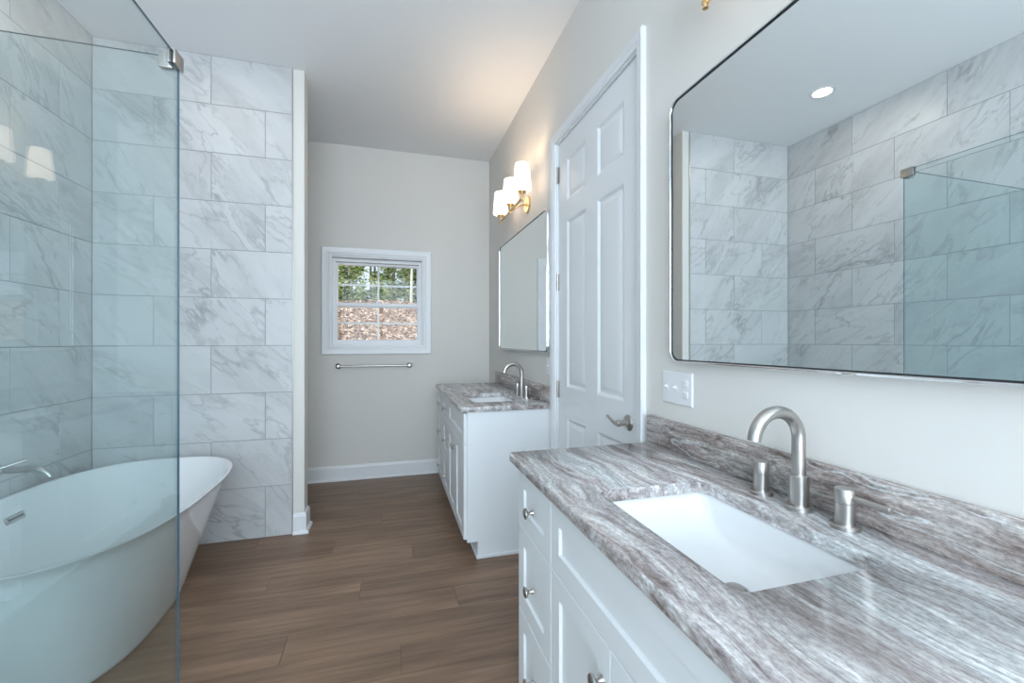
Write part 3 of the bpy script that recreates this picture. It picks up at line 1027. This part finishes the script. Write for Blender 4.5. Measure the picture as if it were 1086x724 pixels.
obj('overflow', b, ['nickel', 'dark'], t)
b = bmesh.new()
lathe(b, (TX, TY, 0.1325), (0, 0, 1), [(0.034, 0), (0.034, 0.003), (0.030, 0.005), (0.0, 0.007)], 28)
obj('drain', b, 'chrome', t)

# wall-mounted tub filler
fy, fz = 2.50, 0.700
t = thing('tub_filler', 'nickel wall-mounted tub filler with lever, over the bathtub rim', 'tub faucet', (WL, fy, fz))
b = bmesh.new()
lathe(b, (WL + 0.0005, fy, fz), (1, 0, 0), [(0.032, 0), (0.032, 0.006), (0.028, 0.010), (0.016, 0.011)], 28)
pts = [(WL + 0.006, fy, fz), (WL + 0.10, fy, fz + 0.001)]
for i in range(9):
    a = i / 8 * 1.15
    pts.append((WL + 0.13 + 0.072 * math.sin(a), fy, fz + 0.001 - 0.072 * (1 - math.cos(a))))
tube(b, pts, [0.015] * 2 + [0.015 - 0.0003 * i for i in range(9)], 20)
obj('spout', b, 'nickel', t)
b = bmesh.new()
hy = fy - 0.085
lathe(b, (WL + 0.0005, hy, fz + 0.02), (1, 0, 0), [(0.036, 0), (0.036, 0.006), (0.024, 0.010), (0.022, 0.060), (0.018, 0.066), (0.0, 0.067)], 28)
tube(b, [(WL + 0.050, hy, fz + 0.024), (WL + 0.085, hy + 0.02, fz + 0.034), (WL + 0.135, hy + 0.045, fz + 0.052)], [0.008, 0.0065, 0.0055], 12)
obj('handle', b, 'nickel', t)

# ------------------------------------------------------------------ outdoors beyond the window
b = bmesh.new()
nx, ny = 60, 60
random.seed(11)
vs = []
for j in range(ny + 1):
    rowv = []
    for i in range(nx + 1):
        x = -16 + 32 * i / nx
        yy = 4.6 + 27 * j / ny
        z = -0.35 + (yy - 4.6) * 0.215 + 0.06 * math.sin(x * 0.9 + yy * 0.4) + random.uniform(-0.02, 0.02)
        if yy > 20.5: z = min(z, -0.35 + 15.9 * 0.215 + (yy - 20.5) * 0.03)
        rowv.append(b.verts.new((x, yy, z)))
    vs.append(rowv)
for j in range(ny):
    for i in range(nx):
        b.faces.new((vs[j][i], vs[j][i + 1], vs[j + 1][i + 1], vs[j + 1][i]))
struct('ground', b, 'litter', sharp=180)

b = bmesh.new()
random.seed(77)
for _ in range(9000):
    x, yy = random.uniform(-4.2, 3.2), random.uniform(10.8, 20.4)
    z = -0.35 + (yy - 4.6) * 0.215 + 0.06 * math.sin(x * 0.9 + yy * 0.4) + random.uniform(0.02, 0.06)
    s_ = random.uniform(0.07, 0.15)
    m = Matrix.Rotation(random.uniform(0, 6.28), 3, 'Z') @ Matrix.Rotation(random.uniform(-1.1, 1.1), 3, 'X') @ Matrix.Rotation(random.uniform(-0.8, 0.8), 3, 'Y')
    p = Vector((x, yy, z))
    b.faces.new([b.verts.new(p + m @ Vector(q)) for q in ((-s_ * .5, 0, 0), (-s_ * .1, -s_ * .3, s_ * .1), (s_ * .5, 0, 0), (-s_ * .1, s_ * .3, s_ * .1))])
fl = obj('fallen_leaves', b, 'dryleaf', None, loc=(0, 11, 0), sharp=180)
fl['kind'] = 'stuff'
tag(fl, 'dry brown fallen leaves scattered over the bank outside the window', 'leaves')
def gz(yy): return -0.35 + (min(yy, 20.5) - 4.6) * 0.215
def trunk_mesh(h, r, lean, seed):
    random.seed(seed)
    b = bmesh.new()
    pts, rad = [], []
    for i in range(9):
        k = i / 8
        pts.append((lean * k * h + 0.05 * math.sin(seed + k * 5), 0.04 * math.cos(seed * 2 + k * 4), -0.15 + k * h))
        rad.append(r * (1 - 0.72 * k))
    tube(b, pts, rad, 10)
    for q in range(6):
        k = 0.35 + 0.1 * q
        a = q * 2.4 + seed
        p = Vector((lean * k * h, 0, k * h))
        L = h * 0.16
        tube(b, [p, p + Vector((math.cos(a) * L * .6, math.sin(a) * L * .6, L * .4)), p + Vector((math.cos(a) * L, math.sin(a) * L, L * 1.0))], [r * .35, r * .22, r * .08], 6)
    return b
def leaves_mesh(n, seed, rx, z0, z1, size):
    random.seed(seed)
    b = bmesh.new()
    clumps = []
    for _ in range(60):
        a, q = random.uniform(0, 2 * PI), rx * math.sqrt(random.random()) * 0.8
        clumps.append((q * math.cos(a), q * math.sin(a), random.uniform(z0, z1)))
    for _ in range(n):
        c = random.choice(clumps)
        p = Vector((c[0] + random.gauss(0, .16), c[1] + random.gauss(0, .16), c[2] + random.gauss(0, .2)))
        s = size * random.uniform(.6, 1.4)
        m = Matrix.Rotation(random.uniform(0, 6.28), 3, 'Z') @ Matrix.Rotation(random.uniform(-1.2, 1.2), 3, 'X')
        vv = [b.verts.new(p + m @ Vector(q)) for q in ((-s * .5, 0, 0), (0, -s * .28, s * .06), (s * .5, 0, 0), (0, s * .28, s * .06))]
        b.faces.new(vv)
    return b
def mk(kind, label, loc, tb, lb=None, barkm='bark', group='woodland trees beyond the leafy bank'):
    t = thing(kind, label, 'tree', loc, group)
    o = obj('trunk', tb, barkm, None); o.parent = t
    if lb is not None:
        l = obj('foliage', lb, 'leaf', None, sharp=180); l.parent = t
    return t
TL = 'leafy green woodland tree at the top of the leaf-covered bank outside the window'
protos = [mk('woodland_tree', TL, (-1.9, 20.8, gz(21)), trunk_mesh(8.0, 0.10, 0.0, 1), leaves_mesh(3600, 1, 0.85, -0.1, 8.0, 0.21)),
          mk('woodland_tree', TL, (0.2, 20.9, gz(21)), trunk_mesh(8.4, 0.08, 0.0, 2), leaves_mesh(3500, 2, 0.85, -0.1, 8.4, 0.20)),
          mk('woodland_tree', TL, (-0.85, 22.9, gz(23)), trunk_mesh(8.8, 0.07, 0.0, 3), leaves_mesh(3600, 3, 0.85, 0.0, 9.0, 0.20))]
random.seed(8)
spots = [(2.35, 21.1), (-4.1, 21.2), (4.6, 21.3), (1.45, 23.2), (-3.4, 23.1), (3.8, 23.3), (-5.4, 23.2),
         (-2.0, 25.2), (0.35, 25.3), (2.7, 25.4), (-4.4, 25.4), (-0.8, 27.5), (1.6, 27.7), (-3.2, 27.6), (4.0, 27.8), (0.3, 29.9), (2.8, 30.1), (-2.0, 30.0)]
for i, (x, yy) in enumerate(spots):
    pr = protos[i % 3]
    r = pr.copy(); C.objects.link(r)
    r.location = (x, yy, gz(yy)); r.rotation_euler = (0, 0, random.uniform(0, 6)); sc = random.uniform(.95, 1.05); r.scale = (sc, sc, sc)
    for ch in pr.children:
        c = ch.copy(); C.objects.link(c); c.parent = r
mk('bare_tree', 'pale bare tree trunk seen through the right side of the window', (1.02, 19.9, gz(19.9)), trunk_mesh(6.5, 0.065, -0.01, 5), None, 'palebark', None).pop('group', None)
